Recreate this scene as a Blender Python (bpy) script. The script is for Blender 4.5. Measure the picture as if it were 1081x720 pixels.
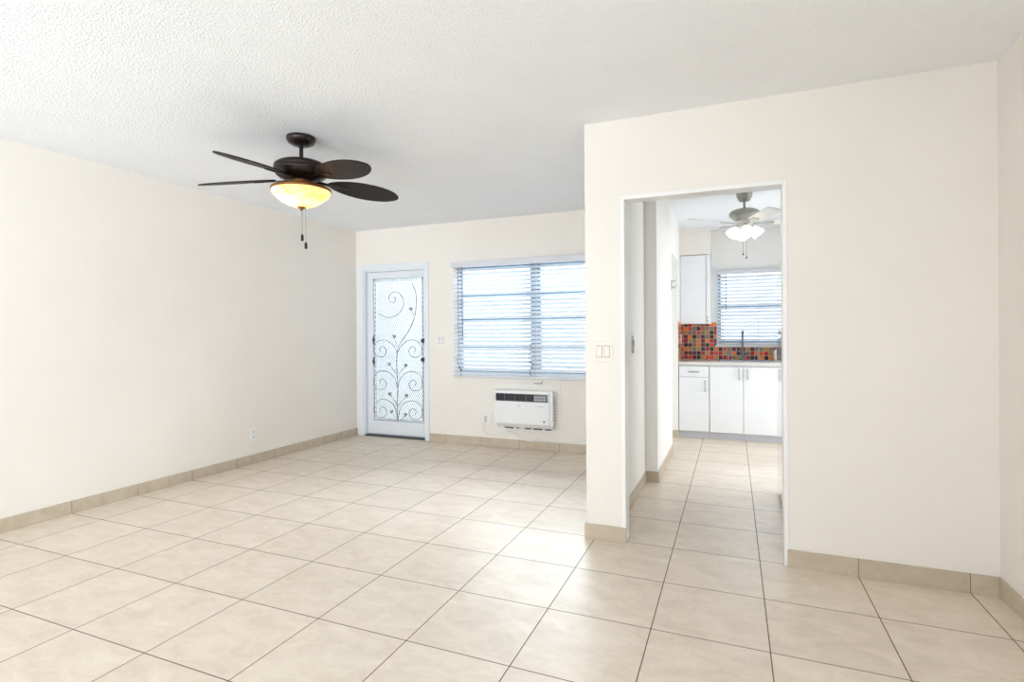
import bpy, bmesh, math, random
from mathutils import Vector, Matrix
random.seed(7)
S = bpy.context.scene
C = S.collection
for o in list(bpy.data.objects):
    bpy.data.objects.remove(o)

# ------------------------------------------------------------------ camera
YAW, ROLL, FPX = 0.389747, -0.0061968, 567.987
cam_d = Vector((-math.sin(YAW), math.cos(YAW), 0))
cam_r = Vector((math.cos(YAW), math.sin(YAW), 0))
cam_u = Vector((0, 0, 1))
r2 = cam_r * math.cos(ROLL) + cam_u * math.sin(ROLL)
u2 = -cam_r * math.sin(ROLL) + cam_u * math.cos(ROLL)
cd = bpy.data.cameras.new('camera')
cam = bpy.data.objects.new('camera', cd)
C.objects.link(cam)
m = Matrix((r2, u2, -cam_d)).transposed().to_4x4()
m.translation = Vector((0.32354, -2.73877, 1.23601))
cam.matrix_world = m
cd.sensor_width = 36
cd.lens = FPX / 1081 * 36
cd.shift_y = -8.645 / 1081
cd.clip_start = 0.02
S.camera = cam

# ------------------------------------------------------------------ world, lights, exposure
S.view_settings.view_transform = 'Standard'
S.view_settings.look = 'None'
S.view_settings.gamma = 1
S.view_settings.use_curve_mapping = False
S.view_settings.exposure = 0.3
S.cycles.max_bounces = 12
S.cycles.diffuse_bounces = 8
S.cycles.transparent_max_bounces = 16
S.cycles.sample_clamp_indirect = 6
S.cycles.caustics_reflective = False
S.cycles.caustics_refractive = False
try:
    S.cycles.use_denoising = True
    S.cycles.denoiser = 'OPENIMAGEDENOISE'
except Exception:
    pass

w = bpy.data.worlds.new('daylight_sky')
S.world = w
w.use_nodes = True
bg = w.node_tree.nodes['Background']
bg.inputs[0].default_value = (0.86, 0.94, 1.0, 1)
bg.inputs[1].default_value = 2.55


def area(name, loc, rot, sx, sy, power, col=(1, 1, 1), spread=180):
    l = bpy.data.lights.new(name, 'AREA')
    l.shape = 'RECTANGLE'
    l.size, l.size_y, l.energy, l.color = sx, sy, power, col
    l.spread = math.radians(spread)
    o = bpy.data.objects.new(name, l)
    o.location, o.rotation_euler = loc, rot
    C.objects.link(o)
    return o


PI = math.pi
# daylight falling on the outside of the two blinds, plus added fill lights at unseen openings
DN = -math.atan2(1.5, 2.0)
area('front_window_daylight', (-1.65, 4.3, 3.4), (DN, 0, 0), 3.0, 2.0, 740, (0.88, 0.95, 1.0))
area('entry_door_daylight', (-3.35, 3.5, 1.2), (-PI / 2, 0, 0), 1.0, 2.0, 8, (0.95, 0.98, 1.0))
area('kitchen_window_daylight', (0.6, 6.0, 3.4), (DN, 0, 0), 2.4, 2.0, 240, (0.93, 0.97, 1.0))
area('rear_fill_light', (-2.6, -5.1, 1.35), (math.radians(98), 0, math.radians(9)), 1.5, 1.9, 29, (0.84, 0.92, 1.0), 78)  # added fill through an invented opening behind the camera
area('side_fill_light', (1.75, -3.7, 1.35), (0, PI / 2, 0), 1.9, 1.5, 40, (0.84, 0.92, 1.0))  # added fill for the left wall, from a made-up side opening
area('kitchen_side_fill_light', (3.0, 3.0, 1.3), (0, PI / 2, 0), 1.9, 1.4, 24, (1.0, 0.97, 0.93))  # added fill to brighten the kitchen, no door seen there


# ------------------------------------------------------------------ materials
def srgb(r, g, b):
    f = lambda c: ((c / 255 + 0.055) / 1.055) ** 2.4 if c > 10.3 else c / 255 / 12.92
    return (f(r), f(g), f(b), 1)


def mat(name, col, rough=0.5, metal=0.0, bump=None, coat=0, emit=None, estr=0, var=0.03, spec=0.5):
    """principled with a faint procedural tone variation and an optional noise bump (scale, strength, distance)"""
    m = bpy.data.materials.new(name)
    m.use_nodes = True
    nt = m.node_tree
    p = nt.nodes['Principled BSDF']
    p.inputs['Roughness'].default_value = rough
    p.inputs['Metallic'].default_value = metal
    p.inputs['Specular IOR Level'].default_value = spec
    if coat:
        p.inputs['Coat Weight'].default_value = coat
        p.inputs['Coat Roughness'].default_value = 0.05
    tc = nt.nodes.new('ShaderNodeTexCoord')
    n = nt.nodes.new('ShaderNodeTexNoise')
    n.inputs['Scale'].default_value = 3.5
    n.inputs['Detail'].default_value = 4
    nt.links.new(tc.outputs['Object'], n.inputs['Vector'])
    r = nt.nodes.new('ShaderNodeValToRGB')
    c = col
    r.color_ramp.elements[0].position, r.color_ramp.elements[1].position = 0.3, 0.7
    r.color_ramp.elements[0].color = (c[0] * (1 - var), c[1] * (1 - var), c[2] * (1 - var), 1)
    r.color_ramp.elements[1].color = (min(1, c[0] * (1 + var)), min(1, c[1] * (1 + var)), min(1, c[2] * (1 + var)), 1)
    nt.links.new(n.outputs['Fac'], r.inputs['Fac'])
    nt.links.new(r.outputs['Color'], p.inputs['Base Color'])
    if bump:
        b = nt.nodes.new('ShaderNodeBump')
        b.inputs['Strength'].default_value = bump[1]
        b.inputs['Distance'].default_value = bump[2]
        nb = nt.nodes.new('ShaderNodeTexNoise')
        nb.inputs['Scale'].default_value = bump[0]
        nb.inputs['Detail'].default_value = 3
        nt.links.new(tc.outputs['Object'], nb.inputs['Vector'])
        nt.links.new(nb.outputs['Fac'], b.inputs['Height'])
        nt.links.new(b.outputs['Normal'], p.inputs['Normal'])
    if emit:
        p.inputs['Emission Color'].default_value = emit
        p.inputs['Emission Strength'].default_value = estr
    return m


T = 0.45


def tile_mat(name, c_lo, c_hi, grout, rough, axes='xy', gw=0.0022):
    m = bpy.data.materials.new(name)
    m.use_nodes = True
    nt = m.node_tree
    N, L = nt.nodes, nt.links
    p = N['Principled BSDF']
    geo = N.new('ShaderNodeNewGeometry')
    sep = N.new('ShaderNodeSeparateXYZ')
    L.new(geo.outputs['Position'], sep.inputs[0])

    def math_(op, a, b=None):
        n = N.new('ShaderNodeMath')
        n.operation = op
        for i, v in enumerate((a, b)):
            if v is None:
                continue
            if isinstance(v, (int, float)):
                n.inputs[i].default_value = v
            else:
                L.new(v, n.inputs[i])
        return n.outputs[0]
    masks, cells = [], []
    for ax in axes:
        v = math_('DIVIDE', sep.outputs['XYZ'.index(ax.upper())], T)
        fl = math_('ROUND', v)
        d = math_('ABSOLUTE', math_('SUBTRACT', v, fl))
        masks.append(math_('LESS_THAN', d, gw / T))
        cells.append(math_('FLOOR', v))
    mask = masks[0]
    for k in masks[1:]:
        mask = math_('MAXIMUM', mask, k)
    cmb = N.new('ShaderNodeCombineXYZ')
    L.new(cells[0], cmb.inputs[0])
    if len(cells) > 1:
        L.new(cells[1], cmb.inputs[1])
    wn = N.new('ShaderNodeTexWhiteNoise')
    wn.noise_dimensions = '3D'
    L.new(cmb.outputs[0], wn.inputs['Vector'])
    # each tile gets its own piece of the cloudy stone pattern
    off = N.new('ShaderNodeVectorMath')
    off.operation = 'MULTIPLY_ADD'
    L.new(wn.outputs['Color'], off.inputs[0])
    off.inputs[1].default_value = (7, 7, 7)
    L.new(geo.outputs['Position'], off.inputs[2])
    mp = N.new('ShaderNodeMapping')
    mp.inputs['Scale'].default_value = (5.5, 9.5, 7)
    L.new(off.outputs[0], mp.inputs['Vector'])
    n1 = N.new('ShaderNodeTexNoise')
    n1.inputs['Scale'].default_value = 1.0
    n1.inputs['Detail'].default_value = 10
    n1.inputs['Roughness'].default_value = 0.7
    n1.inputs['Distortion'].default_value = 0.6
    L.new(mp.outputs[0], n1.inputs['Vector'])
    n2 = N.new('ShaderNodeTexNoise')
    n2.inputs['Scale'].default_value = 42
    n2.inputs['Detail'].default_value = 4
    L.new(geo.outputs['Position'], n2.inputs['Vector'])
    fac = math_('ADD', math_('MULTIPLY', n1.outputs['Fac'], 0.86), math_('MULTIPLY', n2.outputs['Fac'], 0.14))
    fac = math_('ADD', fac, math_('MULTIPLY', math_('SUBTRACT', wn.outputs['Value'], 0.5), 0.05))
    cr = N.new('ShaderNodeValToRGB')
    cr.color_ramp.elements[0].position, cr.color_ramp.elements[0].color = 0.30, c_lo
    cr.color_ramp.elements[1].position, cr.color_ramp.elements[1].color = 0.70, c_hi
    L.new(fac, cr.inputs['Fac'])
    mx = N.new('ShaderNodeMixRGB')
    L.new(mask, mx.inputs['Fac'])
    L.new(cr.outputs['Color'], mx.inputs['Color1'])
    mx.inputs['Color2'].default_value = grout
    L.new(mx.outputs[0], p.inputs['Base Color'])
    rg = math_('ADD', math_('MULTIPLY', mask, 0.5), rough)
    L.new(rg, p.inputs['Roughness'])
    bp = N.new('ShaderNodeBump')
    bp.inputs['Strength'].default_value = 0.35
    bp.inputs['Distance'].default_value = 0.002
    hgt = math_('SUBTRACT', math_('MULTIPLY', n1.outputs['Fac'], 0.35), mask)
    L.new(hgt, bp.inputs['Height'])
    L.new(bp.outputs['Normal'], p.inputs['Normal'])
    return m


def popcorn_mat():
    m = mat('textured_ceiling_paint', (0.83, 0.85, 0.88, 1), 0.9, var=0.012)
    nt = m.node_tree
    N, L = nt.nodes, nt.links
    p = N['Principled BSDF']
    tc = N.new('ShaderNodeTexCoord')
    v = N.new('ShaderNodeTexVoronoi')
    v.inputs['Scale'].default_value = 100
    n = N.new('ShaderNodeTexNoise')
    n.inputs['Scale'].default_value = 90
    n.inputs['Detail'].default_value = 5
    L.new(tc.outputs['Object'], v.inputs['Vector'])
    L.new(tc.outputs['Object'], n.inputs['Vector'])
    a = N.new('ShaderNodeMath')
    a.operation = 'ADD'
    L.new(v.outputs['Distance'], a.inputs[0])
    L.new(n.outputs['Fac'], a.inputs[1])
    b = N.new('ShaderNodeBump')
    b.inputs['Strength'].default_value = 0.55
    b.inputs['Distance'].default_value = 0.0045
    L.new(a.outputs[0], b.inputs['Height'])
    L.new(b.outputs['Normal'], p.inputs['Normal'])
    return m


def mosaic_mat():
    m = bpy.data.materials.new('glass_mosaic')
    m.use_nodes = True
    nt = m.node_tree
    N, L = nt.nodes, nt.links
    p = N['Principled BSDF']
    p.inputs['Roughness'].default_value = 0.25
    p.inputs['Specular IOR Level'].default_value = 0.3
    geo = N.new('ShaderNodeNewGeometry')
    vm = N.new('ShaderNodeVectorMath')
    vm.operation = 'SUBTRACT'
    L.new(geo.outputs['Position'], vm.inputs[0])
    vm.inputs[1].default_value = (-0.31, 3.83 + 0.0012, 0.888)
    dv = N.new('ShaderNodeVectorMath')
    dv.operation = 'DIVIDE'
    L.new(vm.outputs[0], dv.inputs[0])
    dv.inputs[1].default_value = (0.0515, 0.0515, 0.0515)
    # the tile sheets are 6 mm thick: count cells across the face only
    fl = N.new('ShaderNodeVectorMath')
    fl.operation = 'FLOOR'
    L.new(dv.outputs[0], fl.inputs[0])
    fr = N.new('ShaderNodeVectorMath')
    fr.operation = 'FRACTION'
    L.new(dv.outputs[0], fr.inputs[0])
    wn = N.new('ShaderNodeTexWhiteNoise')
    wn.noise_dimensions = '3D'
    L.new(fl.outputs[0], wn.inputs['Vector'])
    cr = N.new('ShaderNodeValToRGB')
    cr.color_ramp.interpolation = 'CONSTANT'
    cols = [(0.0, srgb(170, 14, 24)), (0.2, srgb(232, 122, 30)), (0.4, srgb(34, 18, 24)), (0.56, srgb(132, 116, 92)),
            (0.72, srgb(96, 10, 30)), (0.84, srgb(206, 66, 26)), (0.93, srgb(176, 132, 62))]
    e = cr.color_ramp.elements
    e[0].position, e[0].color = cols[0]
    e[1].position, e[1].color = cols[1]
    for q, c in cols[2:]:
        x = e.new(q)
        x.color = c
    L.new(wn.outputs['Value'], cr.inputs['Fac'])
    sp = N.new('ShaderNodeSeparateXYZ')
    L.new(fr.outputs[0], sp.inputs[0])
    nsp = N.new('ShaderNodeSeparateXYZ')
    L.new(geo.outputs['Normal'], nsp.inputs[0])

    def math_(op, a, b=None):
        n = N.new('ShaderNodeMath')
        n.operation = op
        for i, v in enumerate((a, b)):
            if v is None:
                continue
            if isinstance(v, (int, float)):
                n.inputs[i].default_value = v
            else:
                L.new(v, n.inputs[i])
        return n.outputs[0]
    ms = None
    for i in range(3):
        g = math_('GREATER_THAN', math_('ABSOLUTE', math_('SUBTRACT', sp.outputs[i], 0.5)), 0.455)
        face = math_('LESS_THAN', math_('ABSOLUTE', nsp.outputs[i]), 0.5)
        g = math_('MULTIPLY', g, face)
        ms = g if ms is None else math_('MAXIMUM', ms, g)
    mx = N.new('ShaderNodeMixRGB')
    L.new(ms, mx.inputs['Fac'])
    L.new(cr.outputs['Color'], mx.inputs['Color1'])
    mx.inputs['Color2'].default_value = srgb(200, 190, 178)
    L.new(mx.outputs[0], p.inputs['Base Color'])
    return m


def slat_mat(name, col, trans):
    m = bpy.data.materials.new(name)
    m.use_nodes = True
    nt = m.node_tree
    N, L = nt.nodes, nt.links
    p = N['Principled BSDF']
    p.inputs['Roughness'].default_value = 0.45
    tc = N.new('ShaderNodeTexCoord')
    n = N.new('ShaderNodeTexNoise')
    n.inputs['Scale'].default_value = 5
    L.new(tc.outputs['Object'], n.inputs['Vector'])
    r = N.new('ShaderNodeValToRGB')
    r.color_ramp.elements[0].color = (col[0] * .96, col[1] * .97, col[2] * .98, 1)
    r.color_ramp.elements[1].color = col
    L.new(n.outputs['Fac'], r.inputs['Fac'])
    L.new(r.outputs[0], p.inputs['Base Color'])
    t = N.new('ShaderNodeBsdfTranslucent')
    L.new(r.outputs[0], t.inputs['Color'])
    mx = N.new('ShaderNodeMixShader')
    mx.inputs[0].default_value = trans
    L.new(p.outputs[0], mx.inputs[1])
    L.new(t.outputs[0], mx.inputs[2])
    L.new(mx.outputs[0], N['Material Output'].inputs['Surface'])
    return m


def glass_mat(name, tint=(0.96, 0.98, 1, 1)):
    m = bpy.data.materials.new(name)
    m.use_nodes = True
    nt = m.node_tree
    N, L = nt.nodes, nt.links
    N.remove(N['Principled BSDF'])
    tr = N.new('ShaderNodeBsdfTransparent')
    tr.inputs[0].default_value = tint
    gl = N.new('ShaderNodeBsdfGlossy')
    gl.inputs['Roughness'].default_value = 0.03
    fr = N.new('ShaderNodeFresnel')
    fr.inputs[0].default_value = 1.45
    mx = N.new('ShaderNodeMixShader')
    L.new(fr.outputs[0], mx.inputs[0])
    L.new(tr.outputs[0], mx.inputs[1])
    L.new(gl.outputs[0], mx.inputs[2])
    L.new(mx.outputs[0], N['Material Output'].inputs['Surface'])
    return m


def lamp_glass(name, c1, c2, strength, scale, trans=0.6):
    """glowing alabaster lamp glass: translucent with its own glow"""
    m = bpy.data.materials.new(name)
    m.use_nodes = True
    nt = m.node_tree
    N, L = nt.nodes, nt.links
    p = N['Principled BSDF']
    p.inputs['Roughness'].default_value = 0.25
    tc = N.new('ShaderNodeTexCoord')
    n = N.new('ShaderNodeTexNoise')
    n.inputs['Scale'].default_value = scale
    n.inputs['Detail'].default_value = 5
    n.inputs['Distortion'].default_value = 1.2
    L.new(tc.outputs['Object'], n.inputs['Vector'])
    r = N.new('ShaderNodeValToRGB')
    r.color_ramp.elements[0].position, r.color_ramp.elements[0].color = 0.35, c1
    r.color_ramp.elements[1].position, r.color_ramp.elements[1].color = 0.65, c2
    L.new(n.outputs['Fac'], r.inputs['Fac'])
    L.new(r.outputs[0], p.inputs['Base Color'])
    L.new(r.outputs[0], p.inputs['Emission Color'])
    p.inputs['Emission Strength'].default_value = strength
    t = N.new('ShaderNodeBsdfTranslucent')
    L.new(r.outputs[0], t.inputs['Color'])
    mx = N.new('ShaderNodeMixShader')
    mx.inputs[0].default_value = trans
    L.new(p.outputs[0], mx.inputs[1])
    L.new(t.outputs[0], mx.inputs[2])
    L.new(mx.outputs[0], N['Material Output'].inputs['Surface'])
    return m


def woven_mat():
    m = mat('woven_blade_brown', srgb(28, 22, 21), 0.5, var=0.15, spec=0.3)
    nt = m.node_tree
    N, L = nt.nodes, nt.links
    p = N['Principled BSDF']
    tc = N.new('ShaderNodeTexCoord')
    wv = N.new('ShaderNodeTexChecker')
    wv.inputs['Scale'].default_value = 90
    L.new(tc.outputs['Object'], wv.inputs['Vector'])
    b = N.new('ShaderNodeBump')
    b.inputs['Strength'].default_value = 0.3
    b.inputs['Distance'].default_value = 0.002
    L.new(wv.outputs['Fac'], b.inputs['Height'])
    L.new(b.outputs['Normal'], p.inputs['Normal'])
    return m


M = dict(
    wall=mat('cream_wall_paint', (0.80, 0.76, 0.71, 1), 0.75, bump=(35, 0.12, 0.002), var=0.012),
    white_wall=mat('white_kitchen_paint', (0.83, 0.815, 0.79, 1), 0.7, bump=(35, 0.1, 0.002), var=0.01),
    ceiling=popcorn_mat(),
    floor=tile_mat('beige_floor_tile', srgb(204, 190, 172), srgb(230, 218, 202), srgb(98, 78, 64), 0.36),
    base=tile_mat('shade_darkened_baseboard_tile', srgb(176, 162, 142), srgb(202, 189, 170), srgb(120, 98, 78), 0.4, gw=0.0016),  # same tile as the floor, darkened for the shade on upright faces
    base_corner=tile_mat('shade_darkened_corner_tile', srgb(176, 162, 142), srgb(202, 189, 170), srgb(120, 98, 78), 0.4, axes='y', gw=0.0016),  # floor tile again, upright-face shade put into its darker tones
    caulk=mat('cream_caulk', srgb(214, 200, 180), 0.8),
    trim=mat('white_gloss_trim', (0.83, 0.83, 0.82, 1), 0.3, var=0.01),
    door=mat('white_door_paint', (0.74, 0.77, 0.81, 1), 0.35, var=0.01),
    frost=slat_mat('frosted_door_glass', (0.52, 0.54, 0.55, 1), 0.7),
    lattice=mat('grey_lattice_metal', srgb(128, 134, 140), 0.5, 0.0),
    scroll=mat('silver_scroll_metal', srgb(140, 145, 150), 0.4, 0.2),
    dark=mat('dark_grey_metal', srgb(70, 74, 78), 0.4, 0.5),
    chrome=mat('brushed_chrome', srgb(150, 152, 155), 0.25, 0.9),
    slat=slat_mat('white_blind_slat', (0.90, 0.93, 0.96, 1), 0.42),
    rail=mat('shade_greyed_blind_rail', (0.64, 0.65, 0.69, 1), 0.4, var=0.01),  # white rail greyed to carry the shade of its room-facing side
    alu=mat('window_frame_aluminium', srgb(120, 150, 172), 0.4, 0.2),
    glass=glass_mat('clear_window_glass'),
    plastic=mat('white_plastic', (0.80, 0.80, 0.79, 1), 0.35, var=0.01),
    acwhite=mat('air_conditioner_white', (0.78, 0.79, 0.80, 1), 0.35, var=0.01),
    sleeve=mat('air_conditioner_sleeve_paint', (0.80, 0.765, 0.715, 1), 0.5, var=0.01),
    black=mat('dark_vent_plastic', srgb(36, 40, 48), 0.35),
    grey=mat('grey_plastic', srgb(120, 124, 130), 0.4),
    slot=mat('socket_slot_dark', srgb(150, 146, 142), 0.6),
    ivory=mat('ivory_switch_plastic', (0.80, 0.75, 0.68, 1), 0.4, var=0.01),
    bronze=mat('dark_bronze', srgb(34, 23, 19), 0.34, 0.35, var=0.1),
    woven=woven_mat(),
    amber=lamp_glass('amber_alabaster_glass', (0.90, 0.48, 0.12, 1), (1.0, 0.80, 0.42, 1), 0.24, 9),
    bronze_warm=mat('antique_brass_bronze', srgb(120, 78, 40), 0.35, 0.6, var=0.1),
    fanwhite=mat('white_fan_enamel', srgb(226, 224, 220), 0.35, var=0.01),
    fangrey=mat('grey_fan_enamel', srgb(160, 160, 154), 0.35, 0.1, var=0.02),
    frosted=lamp_glass('frosted_lamp_glass', (1, 0.97, 0.92, 1), (1, 0.99, 0.97, 1), 0.05, 4, 0.06),
    cabinet=mat('white_cabinet_laminate', (0.79, 0.80, 0.82, 1), 0.3, var=0.008),
    toe=mat('grey_toe_kick', srgb(196, 198, 206), 0.5),
    counter=mat('pale_grey_countertop', srgb(206, 203, 198), 0.25, var=0.06),
    fridge=mat('glossy_white_enamel', (0.80, 0.80, 0.80, 1), 0.04, coat=1.0, var=0.004),
    steel=mat('sink_steel', srgb(190, 190, 195), 0.3, 0.9),
    dsteel=mat('dark_faucet_steel', srgb(110, 112, 116), 0.25, 0.9),
    mosaic=mosaic_mat(),
    rubber=mat('black_rubber', srgb(40, 40, 42), 0.7),
)


# ------------------------------------------------------------------ mesh helpers
class MB:
    def __init__(s):
        s.v, s.f, s.sm = [], [], []

    def add(s, vs, fs, smooth=False):
        b = len(s.v)
        s.v += [tuple(v) for v in vs]
        s.f += [tuple(b + i for i in f) for f in fs]
        s.sm += [smooth] * len(fs)
        return s

    def box(s, x0, x1, y0, y1, z0, z1, mtx=None):
        vs = [Vector((x, y, z)) for x in (x0, x1) for y in (y0, y1) for z in (z0, z1)]
        if mtx:
            vs = [mtx @ v for v in vs]
        return s.add(vs, [(0, 1, 3, 2), (4, 6, 7, 5), (0, 4, 5, 1), (2, 3, 7, 6), (0, 2, 6, 4), (1, 5, 7, 3)])

    def lathe(s, prof, seg=32, cx=0, cy=0, mtx=None, smooth=True):
        """prof: (radius, z) from bottom to top"""
        vs, fs = [], []
        for r, z in prof:
            for k in range(seg):
                a = 2 * PI * k / seg
                vs.append(Vector((cx + r * math.cos(a), cy + r * math.sin(a), z)))
        for i in range(len(prof) - 1):
            for k in range(seg):
                k2 = (k + 1) % seg
                fs.append((i * seg + k, i * seg + k2, (i + 1) * seg + k2, (i + 1) * seg + k))
        if mtx:
            vs = [mtx @ v for v in vs]
        s.add(vs, fs, smooth)
        if prof[0][0] > 1e-4:
            s.add([vs[k] for k in range(seg)], [tuple(reversed(range(seg)))])
        if prof[-1][0] > 1e-4:
            s.add([vs[(len(prof) - 1) * seg + k] for k in range(seg)], [tuple(range(seg))])
        return s

    def tube(s, pts, r, seg=8):
        pts = [Vector(p) for p in pts]
        rs = r if isinstance(r, (list, tuple)) else [r] * len(pts)
        vs, fs = [], []
        up = None
        for i, p in enumerate(pts):
            t = (pts[min(i + 1, len(pts) - 1)] - pts[max(i - 1, 0)]).normalized()
            if up is None:
                up = Vector((0, 0, 1)) if abs(t.z) < 0.9 else Vector((1, 0, 0))
            a = (up - t * up.dot(t)).normalized()
            up = a
            b = t.cross(a)
            for k in range(seg):
                g = 2 * PI * k / seg
                vs.append(p + (a * math.cos(g) + b * math.sin(g)) * rs[i])
        n = len(pts)
        for i in range(n - 1):
            for k in range(seg):
                k2 = (k + 1) % seg
                fs.append((i * seg + k, i * seg + k2, (i + 1) * seg + k2, (i + 1) * seg + k))
        s.add(vs, fs, True)
        s.add([vs[k] for k in range(seg)], [tuple(reversed(range(seg)))])
        s.add([vs[(n - 1) * seg + k] for k in range(seg)], [tuple(range(seg))])
        return s

    def prism(s, outline, d0, d1, axis='z', mtx=None):
        """outline polygon extruded from d0 to d1 along axis"""
        def P(a, b, d):
            return Vector({'z': (a, b, d), 'y': (a, d, b), 'x': (d, a, b)}[axis])
        n = len(outline)
        vs = [P(a, b, d0) for a, b in outline] + [P(a, b, d1) for a, b in outline]
        if mtx:
            vs = [mtx @ v for v in vs]
        fs = [tuple(range(n)), tuple(range(2 * n - 1, n - 1, -1))]
        fs += [(i, i + n, (i + 1) % n + n, (i + 1) % n) for i in range(n)]
        return s.add(vs, fs)

    def ball(s, c, r, seg=10, sz=1.0):
        prof = [(max(1e-5, r * math.sin(PI * i / 6)), -r * sz * math.cos(PI * i / 6)) for i in range(7)]
        return s.lathe(prof, seg, mtx=Matrix.Translation(c))

    def build(s, name, m, parent=None, bevel=0, loc=None, rot=None, segs=2):
        me = bpy.data.meshes.new(name)
        me.from_pydata(s.v, [], s.f)
        for p, q in zip(me.polygons, s.sm):
            p.use_smooth = q
        bm = bmesh.new()
        bm.from_mesh(me)
        bmesh.ops.recalc_face_normals(bm, faces=bm.faces)
        bm.to_mesh(me)
        bm.free()
        me.materials.append(M[m] if isinstance(m, str) else m)
        o = bpy.data.objects.new(name, me)
        C.objects.link(o)
        if parent:
            o.parent = parent
        if loc:
            o.location = loc
        if rot:
            o.rotation_euler = rot
        if bevel:
            b = o.modifiers.new('edge_bevel', 'BEVEL')
            b.width, b.segments, b.limit_method, b.angle_limit = bevel, segs, 'ANGLE', math.radians(50)
        return o


def tag(o, label=None, cat=None, group=None, kind=None):
    for k, v in (('label', label), ('category', cat), ('group', group), ('kind', kind)):
        if v:
            o[k] = v
    return o


def thing(name, label, cat, loc=(0, 0, 0), rz=0, group=None):
    o = bpy.data.objects.new(name, None)
    C.objects.link(o)
    o.location, o.rotation_euler = loc, (0, 0, rz)
    o.empty_display_size = 0.1
    return tag(o, label, cat, group)


def struct(name, mb, m, label=None, bevel=0):
    return tag(mb.build(name, m, bevel=bevel), label, kind='structure')


def catmull(pts, n=6):
    P = [Vector(p) for p in pts]
    P = [P[0] * 2 - P[1]] + P + [P[-1] * 2 - P[-2]]
    out = []
    for i in range(1, len(P) - 2):
        for k in range(n):
            t = k / n
            a, b, c, d = P[i - 1], P[i], P[i + 1], P[i + 2]
            out.append(0.5 * ((2 * b) + (c - a) * t + (2 * a - 5 * b + 4 * c - d) * t * t + (3 * b - a - 3 * c + d) * t ** 3))
    out.append(P[-2])
    return out


# ------------------------------------------------------------------ the room
XL, YF, YP, HC, XP, XR = -3.935, 2.625, 0.432, 2.486, -0.499, 1.466
YB = -4.7            # wall behind the camera
JL, JR, JT = -0.263, 0.567, 2.012      # opening into the kitchen
PT = 0.10            # partition thickness
HX = -0.352          # hall side of the wall between living room and hall
BX = -0.255          # hall wall further in
YK = 4.45            # kitchen far wall
KL = -0.272          # kitchen left wall beside the cabinets
XK = 1.45            # kitchen right wall

struct('floor', MB().box(XL - 0.15, XR + 0.15, YB - 0.15, YK + 0.12, -0.1, 0), 'floor', 'beige square ceramic floor tiles with thin dark grout lines')
struct('ceiling', MB().box(XL - 0.15, XR + 0.15, YB - 0.15, YF + 0.15, HC, HC + 0.1).box(XP, XR + 0.15, YF + 0.15, YK + 0.12, HC, HC + 0.1), 'ceiling', 'white rough sprayed ceiling')
struct('wall_left', MB().box(XL - 0.12, XL, YB, YF + 0.15, 0, HC), 'wall', 'long blank cream wall on the fan side')

# far wall with door and window openings
DX0, DX1, DT = -3.84, -2.955, 2.01
WX0, WX1, WZ0, WZ1 = -2.56, -0.72, 0.80, 2.0
fw = MB()
fy0, fy1 = YF, YF + 0.15
fw.box(XL, DX0, fy0, fy1, 0, HC).box(DX0, DX1, fy0, fy1, DT, HC).box(DX1, WX0, fy0, fy1, 0, HC)
fw.box(WX0, WX1, fy0, fy1, 0, WZ0).box(WX0, WX1, fy0, fy1, WZ1, HC).box(WX1, XP + 0.05, fy0, fy1, 0, HC)
struct('wall_far', fw, 'wall', 'cream end wall with the entry door, window and air conditioner')

# partition facing the camera, with the kitchen opening
pw = MB()
pw.box(XP, JL - 0.02, YP, YP + PT, 0, HC).box(JL - 0.02, JR + 0.02, YP, YP + PT, JT + 0.02, HC).box(JR + 0.02, XR + 0.12, YP, YP + PT, 0, HC)
struct('wall_partition', pw, 'wall', 'cream wall with the open doorway into the kitchen')
struct('wall_right', MB().box(XR, XR + 0.12, YB, -4.55, 0, HC).box(XR, XR + 0.12, -4.55, -2.9, 0, 0.35).box(XR, XR + 0.12, -4.55, -2.9, 2.3, HC).box(XR, XR + 0.12, -2.9, YP, 0, HC), 'wall', 'cream side wall at the right edge of the picture')  # gap behind the camera is made up for the side fill light
# wall between living room and hall, stepping out further in
hw = MB().box(XP, HX, YP + PT, YF, 0, HC)
hw.box(HX - 0.02, BX, 1.80, 2.97, 0, HC).box(BX - 0.12, BX, 2.97, 3.8, 2.05, HC).box(-0.375, KL, 3.8, YK, 0, HC)
struct('wall_hall', hw, 'white_wall', 'white hall wall stepping out towards the kitchen')
# flush white door closing the side doorway
d2 = bpy.data.objects.new('door_2', None)
C.objects.link(d2)
d2.location = (-0.372, 2.975, 0)
tag(d2, 'flush white door in the side doorway of the kitchen passage', kind='structure')
MB().box(0, 0.03, 0, 0.82, 0.008, 2.045).build('door_leaf', 'trim', d2, bevel=0.002)

# kitchen window wall and right wall
KX0, KX1, KZ0, KZ1 = 0.15, 1.08, 1.08, 2.0
kw = MB()
kw.box(-0.5, KX0, YK, YK + 0.12, 0, HC).box(KX0, KX1, YK, YK + 0.12, 0, KZ0).box(KX0, KX1, YK, YK + 0.12, KZ1, HC).box(KX1, XK + 0.12, YK, YK + 0.12, 0, HC)
struct('wall_kitchen_far', kw, 'white_wall', 'kitchen end wall above the mosaic tiles')
kr = MB().box(XK, XK + 0.12, YP + PT, 2.2, 0, HC).box(XK, XK + 0.12, 2.2, 3.6, 2.1, HC).box(XK, XK + 0.12, 3.6, YK, 0, HC)  # unseen opening here lets the kitchen fill light in
struct('wall_kitchen_right', kr, 'white_wall')
# back wall behind the camera: wide opening made up to let fill light in
bw = MB().box(XL, -3.4, YB - 0.12, YB, 0, HC).box(-3.4, 1.0, YB - 0.12, YB, 2.35, HC).box(1.0, XR + 0.12, YB - 0.12, YB, 0, HC)
struct('wall_back', bw, 'wall')
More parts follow.
